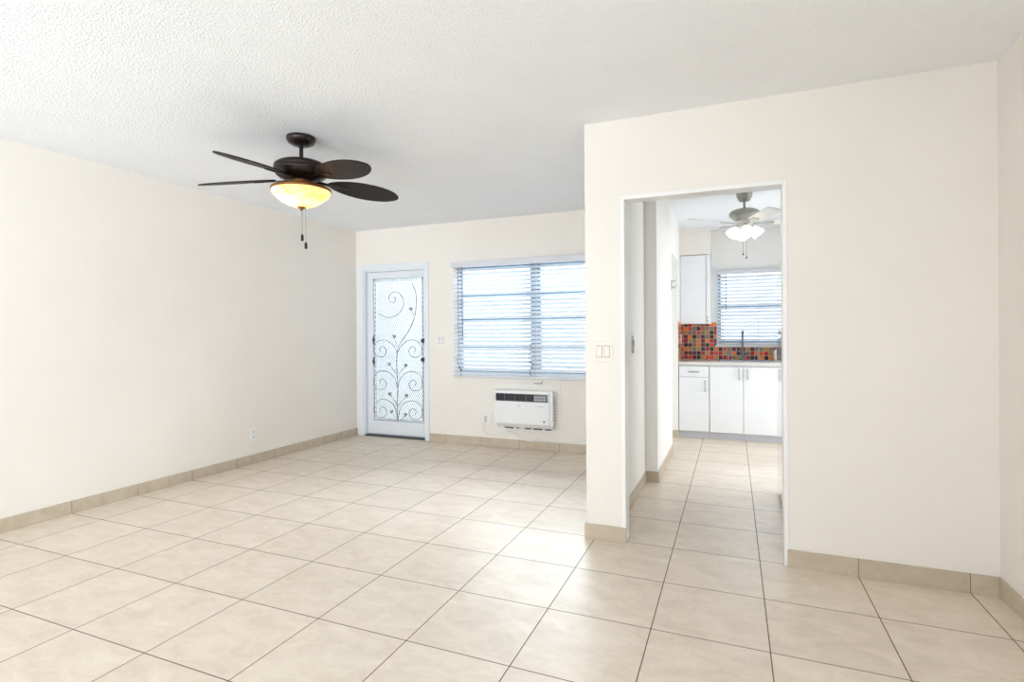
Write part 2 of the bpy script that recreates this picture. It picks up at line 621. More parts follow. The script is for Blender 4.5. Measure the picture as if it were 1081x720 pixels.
# soffit above the wall cabinet
struct('trim_soffit', MB().box(KL, 0.082, 4.10, YK, 2.165, HC), 'wall', 'boxed soffit above the white wall cabinet')

# door jamb lining of the kitchen opening
jm = MB()
jy0, jy1 = YP - 0.006, YP + PT + 0.006
jm.box(JL - 0.022, JL, jy0, jy1, 0, JT + 0.022).box(JR, JR + 0.022, jy0, jy1, 0, JT + 0.022).box(JL, JR, jy0, jy1, JT, JT + 0.022)
struct('trim_1', jm, 'trim', 'thin glossy white lining of the kitchen opening', bevel=0.002)

# tile baseboards
BH, BT = 0.088, 0.010


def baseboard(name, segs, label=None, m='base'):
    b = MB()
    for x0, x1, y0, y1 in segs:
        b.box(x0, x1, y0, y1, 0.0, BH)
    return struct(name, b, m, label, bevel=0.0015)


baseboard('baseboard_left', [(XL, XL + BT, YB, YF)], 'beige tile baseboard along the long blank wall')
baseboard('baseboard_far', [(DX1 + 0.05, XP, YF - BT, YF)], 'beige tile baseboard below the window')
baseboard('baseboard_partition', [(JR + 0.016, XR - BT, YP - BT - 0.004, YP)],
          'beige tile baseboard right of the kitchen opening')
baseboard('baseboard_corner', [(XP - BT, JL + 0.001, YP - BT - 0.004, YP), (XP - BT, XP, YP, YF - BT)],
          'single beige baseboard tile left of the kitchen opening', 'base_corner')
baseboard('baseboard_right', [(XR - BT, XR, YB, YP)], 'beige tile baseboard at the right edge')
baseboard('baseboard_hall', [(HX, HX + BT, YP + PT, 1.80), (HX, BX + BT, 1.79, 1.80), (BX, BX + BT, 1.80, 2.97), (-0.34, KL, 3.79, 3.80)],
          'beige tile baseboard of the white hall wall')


# ------------------------------------------------------------------ windows and blinds
def window(name, x0, x1, z0, z1, y, mull, bars, label):
    w_ = bpy.data.objects.new(name, None)
    C.objects.link(w_)
    w_.location = (x0, y, z0)
    tag(w_, label, kind='structure')
    W, H = x1 - x0, z1 - z0
    f = MB()
    t = 0.035
    f.box(0, W, 0, 0.05, 0, t).box(0, W, 0, 0.05, H - t, H).box(0, t, 0, 0.05, t, H - t).box(W - t, W, 0, 0.05, t, H - t)
    f.build('window_frame', 'alu', w_, bevel=0.003)
    for mx in mull:
        MB().box(mx - x0 - 0.055, mx - x0 + 0.055, -0.005, 0.055, t, H - t).build('mullion', 'alu', w_, bevel=0.003)
    for bz in bars:
        MB().box(t, W - t, 0.005, 0.045, bz - z0 - 0.02, bz - z0 + 0.02).build('glazing_bar', 'alu', w_, bevel=0.002)
    MB().box(t - 0.005, W - t + 0.005, 0.022, 0.028, t - 0.005, H - t + 0.005).build('window_glass', 'glass', w_)
    return w_


window('window_1', WX0, WX1, WZ0, WZ1, YF + 0.085, [-1.64], [1.664, 1.375, 1.09], 'front window seen through the wide white blind')
window('window_2', KX0, KX1, KZ0, KZ1, YK + 0.06, [], [1.55], 'kitchen window seen through the blind above the sink')


def blind(label, x0, x1, z0, z1, y, head, pitch, tilt, sw, ladders, valance):
    """slatted blind: y is its middle plane"""
    b = thing('window_blind', label, 'blind', (x0, y, z1), group=None)
    W, H = x1 - x0, z1 - z0
    vx = 0.012 if valance else 0
    hr = MB().box(-vx, W + vx, -0.035, 0.025, -head, 0)
    hr.build('headrail', 'rail', b, bevel=0.004)
    s = MB()
    n = int((H - head - 0.03) / pitch)
    for i in range(n):
        z = -head - 0.012 - pitch * (i + 0.5)
        mt = Matrix.Translation((0, 0, z)) @ Matrix.Rotation(tilt, 4, 'X')
        # gently crowned slat in three strips
        prof = [(-sw / 2, 0), (-sw / 6, 0.0025), (sw / 6, 0.0025), (sw / 2, 0)]
        out = [(a, c) for a, c in prof] + [(a, c - 0.0025) for a, c in reversed(prof)]
        s.prism(out, 0.004, W - 0.004, 'x', mt)
    s.build('slat_panel', 'slat', b)
    br = MB().box(0.003, W - 0.003, -0.02, 0.02, -H, -H + 0.024)
    br.build('bottom_rail', 'rail', b, bevel=0.004)
    for lx in ladders:
        l = MB()
        for dy in (-sw / 2 - 0.001, sw / 2 + 0.001):
            l.box(lx - 0.002, lx + 0.002, dy * 0.8 - 0.0008, dy * 0.8 + 0.0008, -H + 0.02, -head)
        l.build('ladder_cord', 'rail', b)
    return b


b1 = blind('wide white horizontal slat blind over the living room window above the air conditioner', -2.57, -0.66, 0.75, 2.025, YF - 0.04, 0.06, 0.0437, math.radians(38), 0.05,
           [0.10, 0.98, 1.80], True)
wand = MB().tube([(0.135, -0.045, -0.07), (0.135, -0.046, -0.45), (0.137, -0.046, -0.86)], 0.0045, 8)
wand.build('tilt_wand', 'grey', b1)
cord = MB().tube(catmull([(0.085, -0.045, -0.07), (0.085, -0.046, -0.6), (0.088, -0.047, -1.0), (0.075, -0.047, -1.12), (0.10, -0.05, -1.16), (0.12, -0.05, -1.24), (0.10, -0.05, -1.27)]), 0.003, 6)
cord.ball(Vector((0.095, -0.05, -1.17)), 0.011).ball(Vector((0.12, -0.05, -1.19)), 0.011)
cord.build('pull_cord', 'grey', b1)
cord = MB().tube(catmull([(0.94, -0.045, -0.9), (0.92, -0.046, -1.06), (0.96, -0.047, -1.12), (0.925, -0.05, -1.18), (0.94, -0.05, -1.25)]), 0.003, 6)
cord.ball(Vector((0.93, -0.05, -1.10)), 0.009).ball(Vector((0.95, -0.05, -1.16)), 0.009).ball(Vector((0.93, -0.05, -1.22)), 0.009)
cord.build('pull_cord', 'grey', b1)
b2 = blind('small white slat blind on the kitchen window above the sink', 0.145, 1.08, 1.075, 1.99, YK - 0.035, 0.05, 0.043, math.radians(38), 0.05,
           [0.06, 0.46, 0.85], True)
MB().tube([(0.10, -0.045, -0.05), (0.10, -0.046, -0.5)], 0.004, 8).build('tilt_wand', 'grey', b2)
struct('trim_2', MB().box(0.12, 1.10, YK - 0.03, YK, 1.045, 1.07), 'trim', 'white sill of the kitchen window', bevel=0.003)

# ------------------------------------------------------------------ entry door
d1 = bpy.data.objects.new('door_1', None)
C.objects.link(d1)
d1.location = (DX0, YF, 0)
tag(d1, 'white entry door with a full-height pane behind silver scrollwork', kind='structure')
W, H = DX1 - DX0, DT
cs = MB()
cs.box(-0.066, 0.012, -0.014, 0.0, 0, H + 0.055).box(W - 0.012, W + 0.045, -0.014, 0.0, 0, H + 0.055).box(0.012, W - 0.012, -0.014, 0, H - 0.012, H + 0.055)
cs.build('door_casing', 'door', d1, bevel=0.004)
jb = MB().box(0, 0.03, 0, 0.13, 0, H).box(W - 0.02, W, 0, 0.13, 0, H).box(0.03, W - 0.02, 0, 0.13, H - 0.03, H)
jb.build('door_jamb', 'door', d1, bevel=0.002)
MB().box(0, W, 0.0, 0.15, 0, 0.018).build('threshold', 'dark', d1, bevel=0.003)
# leaf: stiles and rails around the pane
lx0, lx1, lz0, lz1 = 0.033, W - 0.023, 0.022, H - 0.033
gx0, gx1, gz0, gz1 = 0.110, W - 0.062, 0.185, 1.905
ly0, ly1 = 0.05, 0.09
lf = MB().box(lx0, gx0, ly0, ly1, lz0, lz1).box(gx1, lx1, ly0, ly1, lz0, lz1).box(gx0, gx1, ly0, ly1, lz0, gz0).box(gx0, gx1, ly0, ly1, gz1, lz1)
leaf = lf.build('door_leaf', 'door', d1, bevel=0.003)
MB().box(gx0 - 0.004, gx1 + 0.004, 0.078, 0.084, gz0 - 0.004, gz1 + 0.004).build('door_glass', 'frost', d1)
# beaded grey border
bd = MB()
for off, r in ((0.012, 0.004), (0.035, 0.0035)):
    a0, a1, c0, c1 = gx0 + off, gx1 - off * 0.6, gz0 + off * 0.6, gz1 - off
    bd.tube([(a0, 0.062, c0), (a0, 0.062, c1)], r, 6).tube([(a1, 0.062, c0), (a1, 0.062, c1)], r, 6)
    bd.tube([(a0, 0.062, c1), (a1, 0.062, c1)], r, 6).tube([(a0, 0.062, c0), (a1, 0.062, c0)], r, 6)
bz = gz0 + 0.03
while bz < gz1 - 0.03:
    bd.tube([(gx0 + 0.013, 0.060, bz), (gx0 + 0.034, 0.060, bz + 0.022)], 0.0045, 6)
    bd.tube([(gx1 - 0.010, 0.060, bz), (gx1 - 0.019, 0.060, bz + 0.024)], 0.0045, 6)
    bz += 0.055
bz = gx0 + 0.04
while bz < gx1 - 0.03:
    bd.tube([(bz, 0.060, gz1 - 0.034), (bz + 0.016, 0.060, gz1 - 0.013)], 0.004, 6)
    bz += 0.04
bd.build('beaded_border', 'lattice', d1)
# diamond lattice
lt = MB()
px0, px1, pz0, pz1 = gx0 + 0.042, gx1 - 0.022, gz0 + 0.022, gz1 - 0.04
sx, sz = 0.027, 0.048
slope = sz / sx
k = px0 - (pz1 - pz0) / slope
while k < px1:
    for sgn in (1, -1):
        # line z = pz0 + slope*(x-k), mirrored for the other set
        xa, xb = max(px0, k), min(px1, k + (pz1 - pz0) / slope)
        if xb - xa > 0.004:
            za, zb = pz0 + slope * (xa - k), pz0 + slope * (xb - k)
            if sgn < 0:
                xa, xb = px0 + px1 - xa, px0 + px1 - xb
            lt.tube([(xa, 0.071, za), (xb, 0.071, zb)], 0.0017, 4)
    k += sx
lt.build('diamond_lattice', 'lattice', d1)
# scrollwork: coordinates read as (across, up) in units of the pane
sc = MB()


def UV(X, Y):
    return Vector((gx0 + 0.035 + (X - 92) / 150 * (gx1 - gx0 - 0.05), 0.058, gz0 + 0.005 + (600 - Y) / 480 * (gz1 - gz0 - 0.03)))


def scroll(pts, r=0.0042):
    sc.tube(catmull([UV(*p) for p in pts], 5), r, 6)


scroll([(162, 600), (160, 545), (163, 490), (160, 430), (161, 372), (172, 335), (196, 298), (213, 262), (221, 222), (222, 175), (210, 135)], 0.005)
scroll([(105, 235), (130, 248), (162, 240), (181, 213), (182, 188), (168, 166), (149, 163), (136, 176), (139, 193), (152, 197), (158, 183), (149, 178)])
for (yb, yt, yc) in ((372, 326, 364), (490, 432, 476), (602, 530, 572)):
    for sg in (-1, 1):
        cx_ = 162
        g = lambda dx, y: (cx_ + sg * dx, y)
        scroll([g(0, yb), g(10, yt + 22), g(32, yt + 2), g(55, yt), g(74, yt + 16), g(76, yc + 4), g(62, yc + 18), g(44, yc + 16), g(36, yc - 2), g(46, yc - 17), g(58, yc - 10), g(54, yc + 3)])
for (X, Y, s) in ((152, 313, 1), (205, 221, 1), (135, 408, -1), (188, 411, 1), (137, 510, -1), (190, 513, 1), (142, 570, -1), (186, 577, 1)):
    c = UV(X, Y)
    sc.prism([(c.x - 0.022, c.z + 0.012), (c.x - 0.006, c.z + 0.022), (c.x + 0.018, c.z + 0.02), (c.x + 0.022, c.z), (c.x + 0.008, c.z - 0.022), (c.x - 0.012, c.z - 0.014)], 0.052, 0.062, 'y')
    sc.tube([c, UV(162 + (X - 162) * 0.35, Y + 22), UV(162, Y + 40)] if abs(X - 162) < 32 else [c, UV(X + 10, Y + 22)], 0.003, 6)
for Y in (545, 505, 430, 375):
    sc.ball(UV(161, Y), 0.008)
sc.build('scrollwork', 'scroll', d1)
for z, nm in ((1.15, 'deadbolt'), (0.93, 'door_knob')):
    kb = MB().lathe([(0.027, 0), (0.027, 0.012), (0.012, 0.014), (0.012, 0.03), (0.024, 0.038), (0.026, 0.05), (0.018, 0.06)], 20,
                    mtx=Matrix.Translation((W - 0.045, 0.05, z)) @ Matrix.Rotation(PI / 2, 4, 'X'))
    kb.build(nm, 'dark', leaf)
for z in (1.16, 0.90):
    MB().tube([(gx0 + 0.018, 0.05, z - 0.055), (gx0 + 0.018, 0.035, z), (gx0 + 0.018, 0.05, z + 0.055)], [0.006, 0.016, 0.006], 8).build('pull_handle', 'dark', leaf)


# ------------------------------------------------------------------ ceiling fans
def leaf_outline(L, W0, n=22, rnd=0.0):
    """palm-leaf / paddle outline, x from 0 to L"""
    up = []
    for i in range(n + 1):
        t = 0.5 - 0.5 * math.cos(PI * i / n)
        if rnd:
            wd = W0 / 2 * (0.74 + 0.26 * t) * min(1, (max(0.0, 1 - t) * 14) ** 0.4 + 0.3, (t * 20) ** 0.4 + 0.5)
        else:
            s = t ** 1.12
            wd = W0 / 2 * max(0, 1 - (2 * s - 1) ** 2) ** 0.55
        up.append((L * t, max(wd, 0.003)))
    return up + [(x, -y) for x, y in reversed(up)]


# big dark fan in the living room
f1 = thing('ceiling_fan', 'dark bronze ceiling fan with leaf-shaped blades and a glowing amber bowl light', 'ceiling fan', (-2.207, -0.083, HC))
MB().lathe([(0.028, -0.056), (0.052, -0.052), (0.078, -0.038), (0.088, -0.02), (0.090, -0.004), (0.086, 0)], 40).build('canopy', 'bronze', f1)
MB().lathe([(0.0125, -0.18), (0.0125, -0.05)], 16).lathe([(0.022, -0.165), (0.026, -0.152), (0.016, -0.14)], 20).build('downrod', 'bronze', f1)
MB().lathe([(0.05, -0.262), (0.095, -0.258), (0.115, -0.245), (0.135, -0.24), (0.152, -0.225), (0.163, -0.205), (0.166, -0.19), (0.160, -0.186), (0.165, -0.180), (0.160, -0.165),
            (0.140, -0.150), (0.10, -0.142), (0.05, -0.138), (0.02, -0.136)], 48).build('motor_housing', 'bronze', f1, loc=(0, 0, -0.018))
MB().lathe([(0.062, -0.305), (0.066, -0.29), (0.060, -0.262)], 32).build('switch_housing', 'bronze_warm', f1)
pan = MB().lathe([(0.178, -0.345), (0.184, -0.338), (0.18, -0.328), (0.150, -0.317), (0.105, -0.306), (0.062, -0.300)], 48)
pan.build('light_pan', 'bronze_warm', f1)
bowl = MB().lathe([(0.010, -0.446), (0.045, -0.442), (0.085, -0.428), (0.125, -0.404), (0.158, -0.378), (0.174, -0.356), (0.178, -0.338), (0.172, -0.334)], 48)
bo = bowl.build('glass_bowl', 'amber', f1)
MB().lathe([(0.001, -0.470), (0.006, -0.465), (0.010, -0.456), (0.026, -0.448), (0.030, -0.440), (0.012, -0.436)], 20).build('finial', 'bronze_warm', f1)
fan_ang = [-158, -86, -14, 58, 130]
proto_blade = None
for a in fan_ang:
    if proto_blade is None:
        out = [(x + 0.165, y) for x, y in leaf_outline(0.492, 0.205)]
        mt = Matrix.Rotation(math.radians(3.2), 4, 'Y') @ Matrix.Rotation(math.radians(-14), 4, 'X')
        bl = MB().prism(out, -0.004, 0.004, 'z', mt)
        rib = MB().prism([(0.09, -0.022), (0.16, -0.014), (0.22, -0.03), (0.30, -0.012), (0.30, 0.012), (0.22, 0.03), (0.16, 0.014), (0.09, 0.022)], -0.011, -0.004, 'z', mt)
        proto_blade = bl.build('blade', 'woven', f1, bevel=0.002)
        arm = rib.build('blade_arm', 'bronze', proto_blade, bevel=0.002)
        b = proto_blade
    else:
        b = proto_blade.copy()
        C.objects.link(b)
        b.parent = f1
        a2 = arm.copy()
        C.objects.link(a2)
        a2.parent = b
    b.location = (0, 0, -0.262)
    b.rotation_euler = (0, 0, math.radians(a))
for dx, dy, L, in ((0.004, 0.0, 0.175), (0.024, 0.010, 0.225)):
    c = MB().tube([(dx, dy, -0.40), (dx, dy, -0.44 - L)], 0.0016, 6)
    for k in range(int(L / 0.05)):
        c.ball(Vector((dx, dy, -0.46 - k * 0.05)), 0.003)
    ch = c.build('pull_chain', 'chrome', f1)
    MB().lathe([(0.004, -0.44 - L - 0.045), (0.009, -0.44 - L - 0.04), (0.009, -0.44 - L - 0.012), (0.003, -0.44 - L)], 12, dx, dy).build('chain_fob', 'bronze', ch)
for q in ((-0.075, -0.05), (0.07, 0.04)):
    lp = bpy.data.lights.new('bulb_light', 'POINT')
    lp.energy, lp.color, lp.shadow_soft_size = (5.5 if q[0] < 0 else 0.6), (1.0, 0.80, 0.52), 0.03
    lo = bpy.data.objects.new('bulb_light', lp)
    C.objects.link(lo)
    lo.parent = f1
    lo.location = (q[0], q[1], -0.37)

# white fan in the kitchen
f2 = thing('ceiling_fan', 'small white ceiling fan with frosted glass shades seen through the kitchen opening', 'ceiling fan', (0.424, 2.5, HC))
MB().lathe([(0.022, -0.09), (0.045, -0.085), (0.062, -0.055), (0.070, -0.012), (0.074, -0.006), (0.074, 0)], 32).build('canopy', 'fangrey', f2)
MB().lathe([(0.011, -0.17), (0.011, -0.08)], 14).build('downrod', 'fangrey', f2)
MB().lathe([(0.05, -0.262), (0.085, -0.255), (0.105, -0.235), (0.125, -0.222), (0.130, -0.200), (0.118, -0.178), (0.085, -0.163), (0.035, -0.155), (0.015, -0.15)], 40).build('motor_housing', 'fangrey', f2)
MB().lathe([(0.035, -0.345), (0.055, -0.338), (0.062, -0.31), (0.050, -0.285), (0.055, -0.262)], 28).build('light_fitter', 'fanwhite', f2)
proto = None
for a in (-139, -67, 5, 77, 149):
    if proto is None:
        mt = Matrix.Rotation(math.radians(-13), 4, 'X')
        out = [(x + 0.17, y) for x, y in leaf_outline(0.40, 0.135, rnd=1)]
        proto = MB().prism(out, -0.004, 0.004, 'z', mt).build('blade', 'fanwhite', f2, bevel=0.002)
        arm2 = MB().prism([(0.07, -0.018), (0.14, -0.01), (0.19, -0.035), (0.24, -0.03), (0.24, 0.03), (0.19, 0.035), (0.14, 0.01), (0.07, 0.018)], -0.010, -0.004, 'z', mt).build('blade_arm', 'fangrey', proto, bevel=0.002)
        b = proto
    else:
        b = proto.copy()
        C.objects.link(b)
        b.parent = f2
        q = arm2.copy()
        C.objects.link(q)
        q.parent = b
    b.location = (0, 0, -0.285)
    b.rotation_euler = (0, 0, math.radians(a))
shade_p = None
for a in (-170, -80, 10, 100):
    if shade_p is None:
        mt = Matrix.Translation((0.05, 0, -0.315)) @ Matrix.Rotation(math.radians(-42), 4, 'Y') @ Matrix.Scale(0.86, 4)
        shade_p = MB().lathe([(0.056, -0.125), (0.060, -0.115), (0.056, -0.085), (0.044, -0.055), (0.030, -0.03), (0.022, -0.012), (0.018, 0)], 28, mtx=mt).build('glass_shade', 'frosted', f2)
        cup = MB().lathe([(0.024, -0.022), (0.024, 0.01), (0.012, 0.02)], 16, mtx=mt).build('lamp_socket', 'fangrey', shade_p)
        s_ = shade_p
    else:
        s_ = shade_p.copy()
        C.objects.link(s_)
        s_.parent = f2
        q = cup.copy()
        C.objects.link(q)
        q.parent = s_
    s_.rotation_euler = (0, 0, math.radians(a))
for dx, dy, L in ((-0.012, -0.01, 0.17), (0.015, 0.01, 0.20)):
    ch = MB().tube([(dx, dy, -0.34), (dx, dy, -0.38 - L)], 0.0018, 6).build('pull_chain', 'grey', f2)
    MB().lathe([(0.004, -0.38 - L - 0.02), (0.008, -0.38 - L - 0.014), (0.003, -0.38 - L)], 10, dx, dy).build('chain_fob', 'dark', ch)
for a in (-170, -80, 10, 100):
    lp = bpy.data.lights.new('bulb_light', 'POINT')
    lp.energy, lp.color, lp.shadow_soft_size = 7, (1.0, 0.95, 0.88), 0.02
    lo = bpy.data.objects.new('bulb_light', lp)
    C.objects.link(lo)
    lo.parent = f2
    lo.location = (0.108 * math.cos(math.radians(a)), 0.108 * math.sin(math.radians(a)), -0.375)


# ------------------------------------------------------------------ air conditioner
ac = thing('air_conditioner', 'white through-wall air conditioner with a dark louvred outlet below the window', 'air conditioner', (-2.035, YF, 0.232))
W, H, D = 0.65, 0.40, 0.135
MB().box(-0.03, W + 0.05, -0.006, 0, -0.005, H + 0.06).build('wall_sleeve', 'sleeve', ac, bevel=0.004)
MB().box(0.01, W - 0.01, -D + 0.03, -0.012, 0.045, H - 0.01).build('body', 'acwhite', ac, bevel=0.006)
fp = MB().box(0, W - 0.03, -D, -D + 0.03, 0.05, 0.285).box(0, W - 0.03, -D, -D + 0.03, 0.365, H).box(0, 0.018, -D, -D + 0.03, 0.285, 0.365).box(W - 0.048, W - 0.03, -D, -D + 0.03, 0.285, 0.365)
fp.build('front_panel', 'acwhite', ac, bevel=0.003)
MB().box(W - 0.03, W, -D + 0.01, -D + 0.04, 0.04, H).build('side_trim', 'acwhite', ac, bevel=0.004)
vent = MB().box(0.018, W - 0.048, -D + 0.02, -D + 0.029, 0.285, 0.365).build('air_outlet', 'black', ac)
vn = MB()
for i in range(3):
    z = 0.303 + i * 0.022
    vn.box(0.022, 0.44, -D + 0.004, -D + 0.02, z, z + 0.004)
vn.build('louvre', 'rubber', vent)
for x in (0.12, 0.24, 0.36):
    MB().box(x, x + 0.004, -D + 0.003, -D + 0.02, 0.287, 0.363).build('louvre_divider', 'grey', vent)
MB().box(0.445, W - 0.052, -D + 0.004, -D + 0.02, 0.291, 0.359).build('control_panel', 'grey', ac, bevel=0.003)
dots = MB()
for i in range(5):
    for j in range(2):
        dots.box(0.458 + i * 0.025, 0.468 + i * 0.025, -D + 0.002, -D + 0.004, 0.303 + j * 0.027, 0.315 + j * 0.027)
dots.build('control_buttons', 'rail', ac)
lip = MB().prism([(-D + 0.004, 0.048), (-D + 0.05, 0.0), (-0.02, 0.0), (-0.02, 0.048)], 0.02, W - 0.015, 'x')
lip.build('lower_lip', 'acwhite', ac, bevel=0.003)
for x0, x1 in ((0.10, 0.20), (0.24, 0.262), (0.335, 0.40), (0.43, 0.52), (0.56, 0.62)):
    MB().box(x0, x1, -D + 0.04, -D + 0.07, -0.006, 0.006).build('lower_slot', 'black', ac)
sv = MB()
for i in range(9):
    sv.box(W - 0.0105, W - 0.008, -D + 0.045, -0.03, 0.09 + i * 0.03, 0.102 + i * 0.03)
sv.build('side_vent', 'slot', ac)
MB().lathe([(0.009, 0), (0.009, 0.003)], 16, mtx=Matrix.Translation((W - 0.09, -D, 0.085)) @ Matrix.Rotation(PI / 2, 4, 'X')).build('badge_dot', 'black', ac)


def text_part(body, size, loc, rot, m, parent, name, ext=0.0006):
    cu = bpy.data.curves.new(name, 'FONT')
    cu.body, cu.size, cu.extrude, cu.align_x, cu.align_y = body, size, ext, 'CENTER', 'CENTER'
    t = bpy.data.objects.new('tmp', cu)
    C.objects.link(t)
    dg = bpy.context.evaluated_depsgraph_get()
    me = bpy.data.meshes.new_from_object(t.evaluated_get(dg))
    bpy.data.objects.remove(t)
    me.materials.clear()
    me.materials.append(M[m])
    o = bpy.data.objects.new(name, me)
    C.objects.link(o)
    o.parent, o.location, o.rotation_euler = parent, loc, rot
    return o


text_part('LG', 0.026, (0.285, -D - 0.0005, 0.243), (PI / 2, 0, 0), 'grey', ac, 'logo')
mk = MB()
for i in range(6):
    mk.box(0.49 + i * 0.013, 0.499 + i * 0.013, -D - 0.001, -D, 0.238, 0.243)
mk.build('fine_print', 'slot', ac)


# ------------------------------------------------------------------ outlets, switches, cord
def outlet(label, loc, rz, hw=0.036):
    o = thing('wall_outlet', label, 'outlet', loc, rz)
    MB().box(-hw, hw, -0.006, 0, -0.058, 0.058).build('cover_plate', 'plastic', o, bevel=0.003)
    for z in (-0.026, 0.026):
        s = MB().box(-0.017, 0.017, -0.0085, -0.006, z - 0.018, z + 0.018).build('socket', 'plastic', o, bevel=0.002)
        MB().box(-0.009, -0.005, -0.0092, -0.0083, z - 0.006, z + 0.009).box(0.005, 0.009, -0.0092, -0.0083, z - 0.006, z + 0.009).box(-0.003, 0.003, -0.0092, -0.0083, z - 0.013, z - 0.008).build('socket_slots', 'slot', s)
    return o


outlet('white double outlet low on the long blank left wall', (XL, 1.083, 0.28), -PI / 2 + PI)
outlet('white outlet beside the air conditioner with its plug in it', (-2.185, YF, 0.295), 0, 0.052)
# plug and cord
pl = thing('power_cord', 'white plug and cord running from the outlet to the air conditioner', 'cord', (-2.235, YF - 0.011, 0.27))
MB().box(0.005, 0.045, -0.045, 0, -0.005, 0.05).build('plug', 'plastic', pl, bevel=0.008)
MB().tube(catmull([(0.02, -0.03, -0.005), (0.015, -0.035, -0.07), (0.05, -0.03, -0.13), (0.14, -0.03, -0.145), (0.25, -0.03, -0.11), (0.33, -0.04, -0.095), (0.42, -0.05, -0.112)]), 0.0045, 8).build('cord', 'plastic', pl)
MB().tube(catmull([(0.42, -0.05, -0.112), (0.47, -0.055, -0.13), (0.53, -0.055, -0.165), (0.60, -0.055, -0.17), (0.66, -0.055, -0.14), (0.68, -0.055, -0.118)]), 0.0045, 8).build('cord_loop', 'plastic', pl)
# little hook above the air conditioner
hk = thing('wall_hook', 'tiny white hook on the wall just above the air conditioner', 'hook', (-1.57, YF, 0.70))
MB().box(-0.055, 0.03, -0.004, 0, -0.006, 0.004).build('base_strip', 'slot', hk, bevel=0.001)
MB().tube([(0.025, -0.004, 0), (0.032, -0.02, 0.002), (0.036, -0.02, 0.025)], 0.004, 6).build('hook_arm', 'slot', hk)


def rocker(label, loc, rz, gangs, m='ivory', w=0.118, h=0.118):
    o = thing('light_switch', label, 'light switch', loc, rz)
    ww = w if gangs == 2 else 0.072
    MB().box(-ww / 2, ww / 2, -0.006, 0, -h / 2, h / 2).build('cover_plate', m, o, bevel=0.003)
    for g in range(gangs):
        cx = 0 if gangs == 1 else (-0.023 + 0.046 * g)
        mt = Matrix.Translation((cx, -0.008, 0)) @ Matrix.Rotation(math.radians(4), 4, 'X')
        MB().box(-0.0185, 0.0185, -0.001, 0.0, -0.036, 0.036).build('switch_surround', 'slot', o, loc=(cx, -0.006, 0))
        MB().box(-0.0165, 0.0165, -0.004, 0.003, -0.033, 0.033, mt).build('rocker', m, o, bevel=0.002)
    return o


rocker('double rocker light switch on the wall left of the kitchen opening', (-0.392, YP, 1.122), 0, 2)
rocker('white light switch on the cream wall beside the entry door', (-2.765, YF, 1.155), 0, 2, 'plastic')
ms = rocker('narrow metal switch plate on the white hall wall inside the opening', (HX, 1.20, 1.145), PI / 2, 1, 'chrome', h=0.13)
# coat hook on the edge of the side doorway
ch = thing('coat_hook', 'small metal hook at the side doorway edge before the kitchen cabinets', 'hook', (BX, 2.94, 1.71), 0)
MB().box(0, 0.005, -0.012, 0.012, -0.05, 0.05).build('hook_plate', 'chrome', ch, bevel=0.002)
MB().tube(catmull([(0.004, 0, 0.035), (0.028, 0, 0.045), (0.04, 0, 0.03)]), 0.004, 8).build('hook_prong', 'chrome', ch)
MB().tube(catmull([(0.004, 0, -0.01), (0.03, 0, -0.03), (0.045, 0, 0.0)]), 0.004, 8).build('hook_prong', 'chrome', ch)


# ------------------------------------------------------------------ kitchen
def bar_handle(parent, x, y, z, L, vertical, m='chrome'):
    b = MB()
    if vertical:
        b.tube([(x, y - 0.028, z - L / 2), (x, y - 0.028, z + L / 2)], 0.0055, 10)
        for s in (-1, 1):
            b.tube([(x, y, z + s * L * 0.36), (x, y - 0.028, z + s * L * 0.36)], 0.0045, 8)
    else:
        b.tube([(x - L / 2, y - 0.028, z), (x + L / 2, y - 0.028, z)], 0.0055, 10)
        for s in (-1, 1):
            b.tube([(x + s * L * 0.36, y, z), (x + s * L * 0.36, y - 0.028, z)], 0.0045, 8)
    return b.build('handle', m, parent)


FY = 3.83
ZC = 0.850


def base_cab(label, x0, x1, kind):
    c = thing('base_cabinet', label, 'cabinet', (x0, FY, 0), group='white base cabinets')
    W = x1 - x0
    D = YK - FY - 0.004
    if kind == 'double':
        cb = MB().box(0.0, 0.016, 0.022, D, 0.078, ZC - 0.002).box(W - 0.016, W, 0.022, D, 0.078, ZC - 0.002).box(0.016, W - 0.016, D - 0.012, D, 0.078, ZC - 0.002)
        cb.box(0.016, W - 0.016, 0.022, D - 0.012, 0.078, 0.094).box(0.016, W - 0.016, 0.022, 0.04, ZC - 0.06, ZC - 0.002).build('carcass', 'cabinet', c)
    else:
        MB().box(0.0, W, 0.022, D, 0.078, ZC - 0.002).build('carcass', 'cabinet', c, bevel=0.001)
    MB().box(0.0, W, 0.06, D, 0.0, 0.078).build('toe_kick', 'toe', c)
    g = 0.004
    top = ZC - 0.016
    if kind == 'drawer':
        d = MB().box(g, W - g, 0, 0.02, 0.715, top).build('drawer_front', 'cabinet', c, bevel=0.002)
        bar_handle(d, W / 2, 0, 0.772, 0.12, False)
        e = MB().box(g, W - g, 0, 0.02, 0.085, 0.705).build('door', 'cabinet', c, bevel=0.002)
        bar_handle(e, W - 0.045, 0, 0.61, 0.13, True)
    elif kind == 'double':
        e = MB().box(g, W / 2 - g / 2, 0, 0.02, 0.085, top).build('door', 'cabinet', c, bevel=0.002)
        bar_handle(e, W / 2 - 0.045, 0, 0.755, 0.13, True)
        e = MB().box(W / 2 + g / 2, W - g, 0, 0.02, 0.085, top).build('door', 'cabinet', c, bevel=0.002)
        bar_handle(e, W / 2 + 0.045, 0, 0.755, 0.13, True)
    else:
        e = MB().box(g, W - g, 0, 0.02, 0.085, top).build('door', 'cabinet', c, bevel=0.002)
        bar_handle(e, 0.05, 0, 0.755, 0.13, True)
    return c


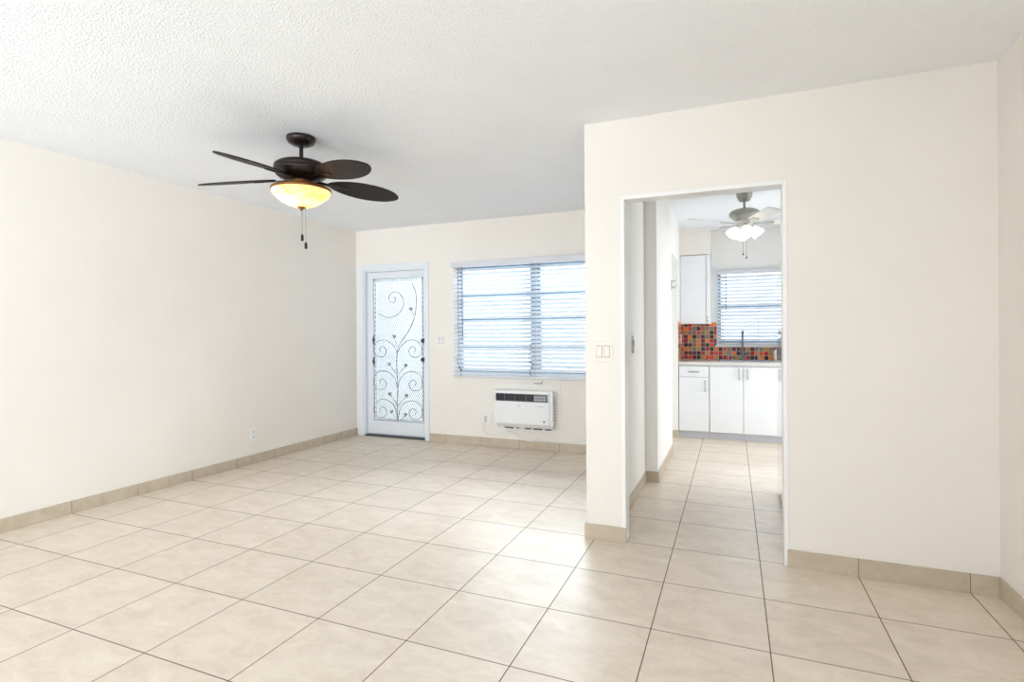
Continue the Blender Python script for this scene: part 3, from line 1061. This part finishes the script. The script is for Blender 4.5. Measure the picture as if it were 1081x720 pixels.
base_cab('narrow white base cabinet with a drawer over one door at the left of the counter', -0.268, 0.068, 'drawer')
base_cab('wide white base cabinet with two doors under the sink', 0.070, 0.785, 'double')
base_cab('white base cabinet at the right of the counter, mostly hidden by the refrigerator', 0.787, 1.44, 'single')
ctop = MB()
SX0, SX1, SY0, SY1 = 0.20, 0.76, 3.92, 4.30
cy0, cy1 = FY - 0.022, YK - 0.003
ctop.box(-0.269, SX0, cy0, cy1, ZC, ZC + 0.036).box(SX1, XK - 0.004, cy0, cy1, ZC, ZC + 0.036).box(SX0, SX1, cy0, SY0, ZC, ZC + 0.036).box(SX0, SX1, SY1, cy1, ZC, ZC + 0.036)
tag(ctop.build('countertop', 'counter', bevel=0.002), 'pale grey countertop running under the kitchen window', 'countertop')
sk = thing('kitchen_sink', 'steel sink set into the pale countertop below the window', 'sink', ((SX0 + SX1) / 2, (SY0 + SY1) / 2, ZC + 0.036))
hx, hy = (SX1 - SX0) / 2, (SY1 - SY0) / 2
MB().box(-hx - 0.015, hx + 0.015, -hy - 0.015, -hy + 0.008, 0, 0.006).box(-hx - 0.015, hx + 0.015, hy - 0.008, hy + 0.015, 0, 0.006).box(-hx - 0.015, -hx + 0.008, -hy, hy, 0, 0.006).box(hx - 0.008, hx + 0.015, -hy, hy, 0, 0.006).build('sink_rim', 'steel', sk, bevel=0.002)
q = 0.012
MB().box(-hx + 0.003, -hx + q, -hy + 0.003, hy - 0.003, -0.17, 0).box(hx - q, hx - 0.003, -hy + 0.003, hy - 0.003, -0.17, 0).box(-hx + q, hx - q, -hy + 0.003, -hy + q, -0.17, 0).box(-hx + q, hx - q, hy - q, hy - 0.003, -0.17, 0).box(-hx + 0.003, hx - 0.003, -hy + 0.003, hy - 0.003, -0.18, -0.17).build('sink_basin', 'steel', sk)
fc = thing('kitchen_faucet', 'tall steel gooseneck faucet standing behind the sink', 'faucet', (0.43, 4.365, ZC + 0.036))
MB().lathe([(0.028, 0), (0.028, 0.008), (0.018, 0.014), (0.016, 0.10), (0.014, 0.11)], 20).build('faucet_base', 'dsteel', fc)
MB().tube(catmull([(0, 0, 0.10), (0, 0, 0.26), (0, -0.01, 0.32), (0, -0.05, 0.355), (0, -0.10, 0.35), (0, -0.13, 0.31), (0, -0.135, 0.25)]), 0.0115, 12).build('spout', 'dsteel', fc)
MB().tube([(0.014, 0, 0.06), (0.07, -0.01, 0.085)], [0.008, 0.005], 8).build('lever', 'dsteel', fc)
for i, (x, lab, h_) in enumerate(((0.60, 'small chrome spray tap standing right of the tall faucet', 0.13), (0.27, 'short chrome soap pump standing left of the tall faucet', 0.085))):
    s = thing('soap_dispenser' if i else 'side_sprayer', lab, 'tap fitting', (x, 4.365, ZC + 0.036))
    MB().lathe([(0.02, 0), (0.02, 0.006), (0.011, 0.01), (0.010, h_)], 16).build('stem', 'chrome', s)
    MB().tube(catmull([(0, 0, h_ - 0.004), (0, -0.005, h_ + 0.02), (0, -0.04, h_ + 0.025), (0, -0.06, h_ + 0.01)]), 0.008, 10).build('spout', 'chrome', s)
# soap bottles at the right of the sink
bt = thing('dish_soap_bottle', 'white soap bottle on the counter right of the sink', 'bottle', (0.80, 4.33, ZC + 0.036))
MB().lathe([(0.028, 0), (0.032, 0.006), (0.032, 0.10), (0.022, 0.125), (0.012, 0.135)], 20).build('bottle_body', 'plastic', bt)
MB().lathe([(0.013, 0.135), (0.013, 0.155), (0.005, 0.158), (0.005, 0.175)], 14).box(-0.006, 0.006, -0.035, 0.006, 0.172, 0.182).build('pump_head', 'grey', bt)

# backsplash
bs = MB().box(-0.265, 0.132, YK - 0.007, YK - 0.0005, 0.888, 1.3515).box(0.132, XK - 0.004, YK - 0.007, YK - 0.0005, 0.888, 1.0425)
tag(bs.build('mosaic_backsplash', 'mosaic'), 'red, orange and brown mosaic tiles on the wall behind the counter', 'wall tiles')
sb = MB().box(KL + 0.0005, KL + 0.007, FY + 0.02, YK - 0.008, 0.888, 1.3515)
tag(sb.build('mosaic_side_splash', 'mosaic'), 'strip of the same mosaic returning along the left wall of the counter', 'wall tiles')
outlet('white outlet on the narrow mosaic return at the left of the counter', (KL + 0.008, 4.10, 1.15), PI / 2)

# wall cabinet
uc = thing('wall_cabinet', 'tall white wall cabinet hanging left of the kitchen window', 'cabinet', (KL + 0.002, 4.12, 1.33))
W, H = 0.347, 0.832
MB().box(0, W, 0.026, YK - 4.12 - 0.002, 0, H).box(W - 0.046, W, 0.002, 0.026, 0, H).build('carcass', 'cabinet', uc, bevel=0.001)
ud = MB().box(0.002, W - 0.052, 0, 0.02, 0.002, H - 0.004).build('door', 'cabinet', uc, bevel=0.002)
for z in (0.035, 0.075):
    MB().tube([(W - 0.035, 0, z - 0.012), (W - 0.035, 0, z + 0.012)], 0.006, 8).build('hinge_knuckle', 'chrome', uc)

# refrigerator: glossy side towards the passage
rf = thing('refrigerator', 'glossy white refrigerator just inside the right of the opening', 'refrigerator', (0.632, 1.14, 0))
RW, RD, RH = 0.70, 0.69, 1.74
MB().box(0.06, RD, 0, RW, 0.04, RH).build('cabinet_body', 'fridge', rf, bevel=0.006)
fd = MB().box(0, 0.055, 0, RW, 0.05, 1.20).build('fridge_door', 'fridge', rf, bevel=0.005)
MB().box(0, 0.055, 0, RW, 1.21, RH).build('freezer_door', 'fridge', rf, bevel=0.005)
MB().box(0.012, 0.06, 0.01, RW - 0.01, 0.008, 0.046).build('kick_grille', 'rubber', rf)
for x in (0.12, 0.62):
    for y in (0.06, RW - 0.06):
        MB().lathe([(0.02, 0), (0.02, 0.04)], 12, x, y).build('foot', 'rubber', rf)
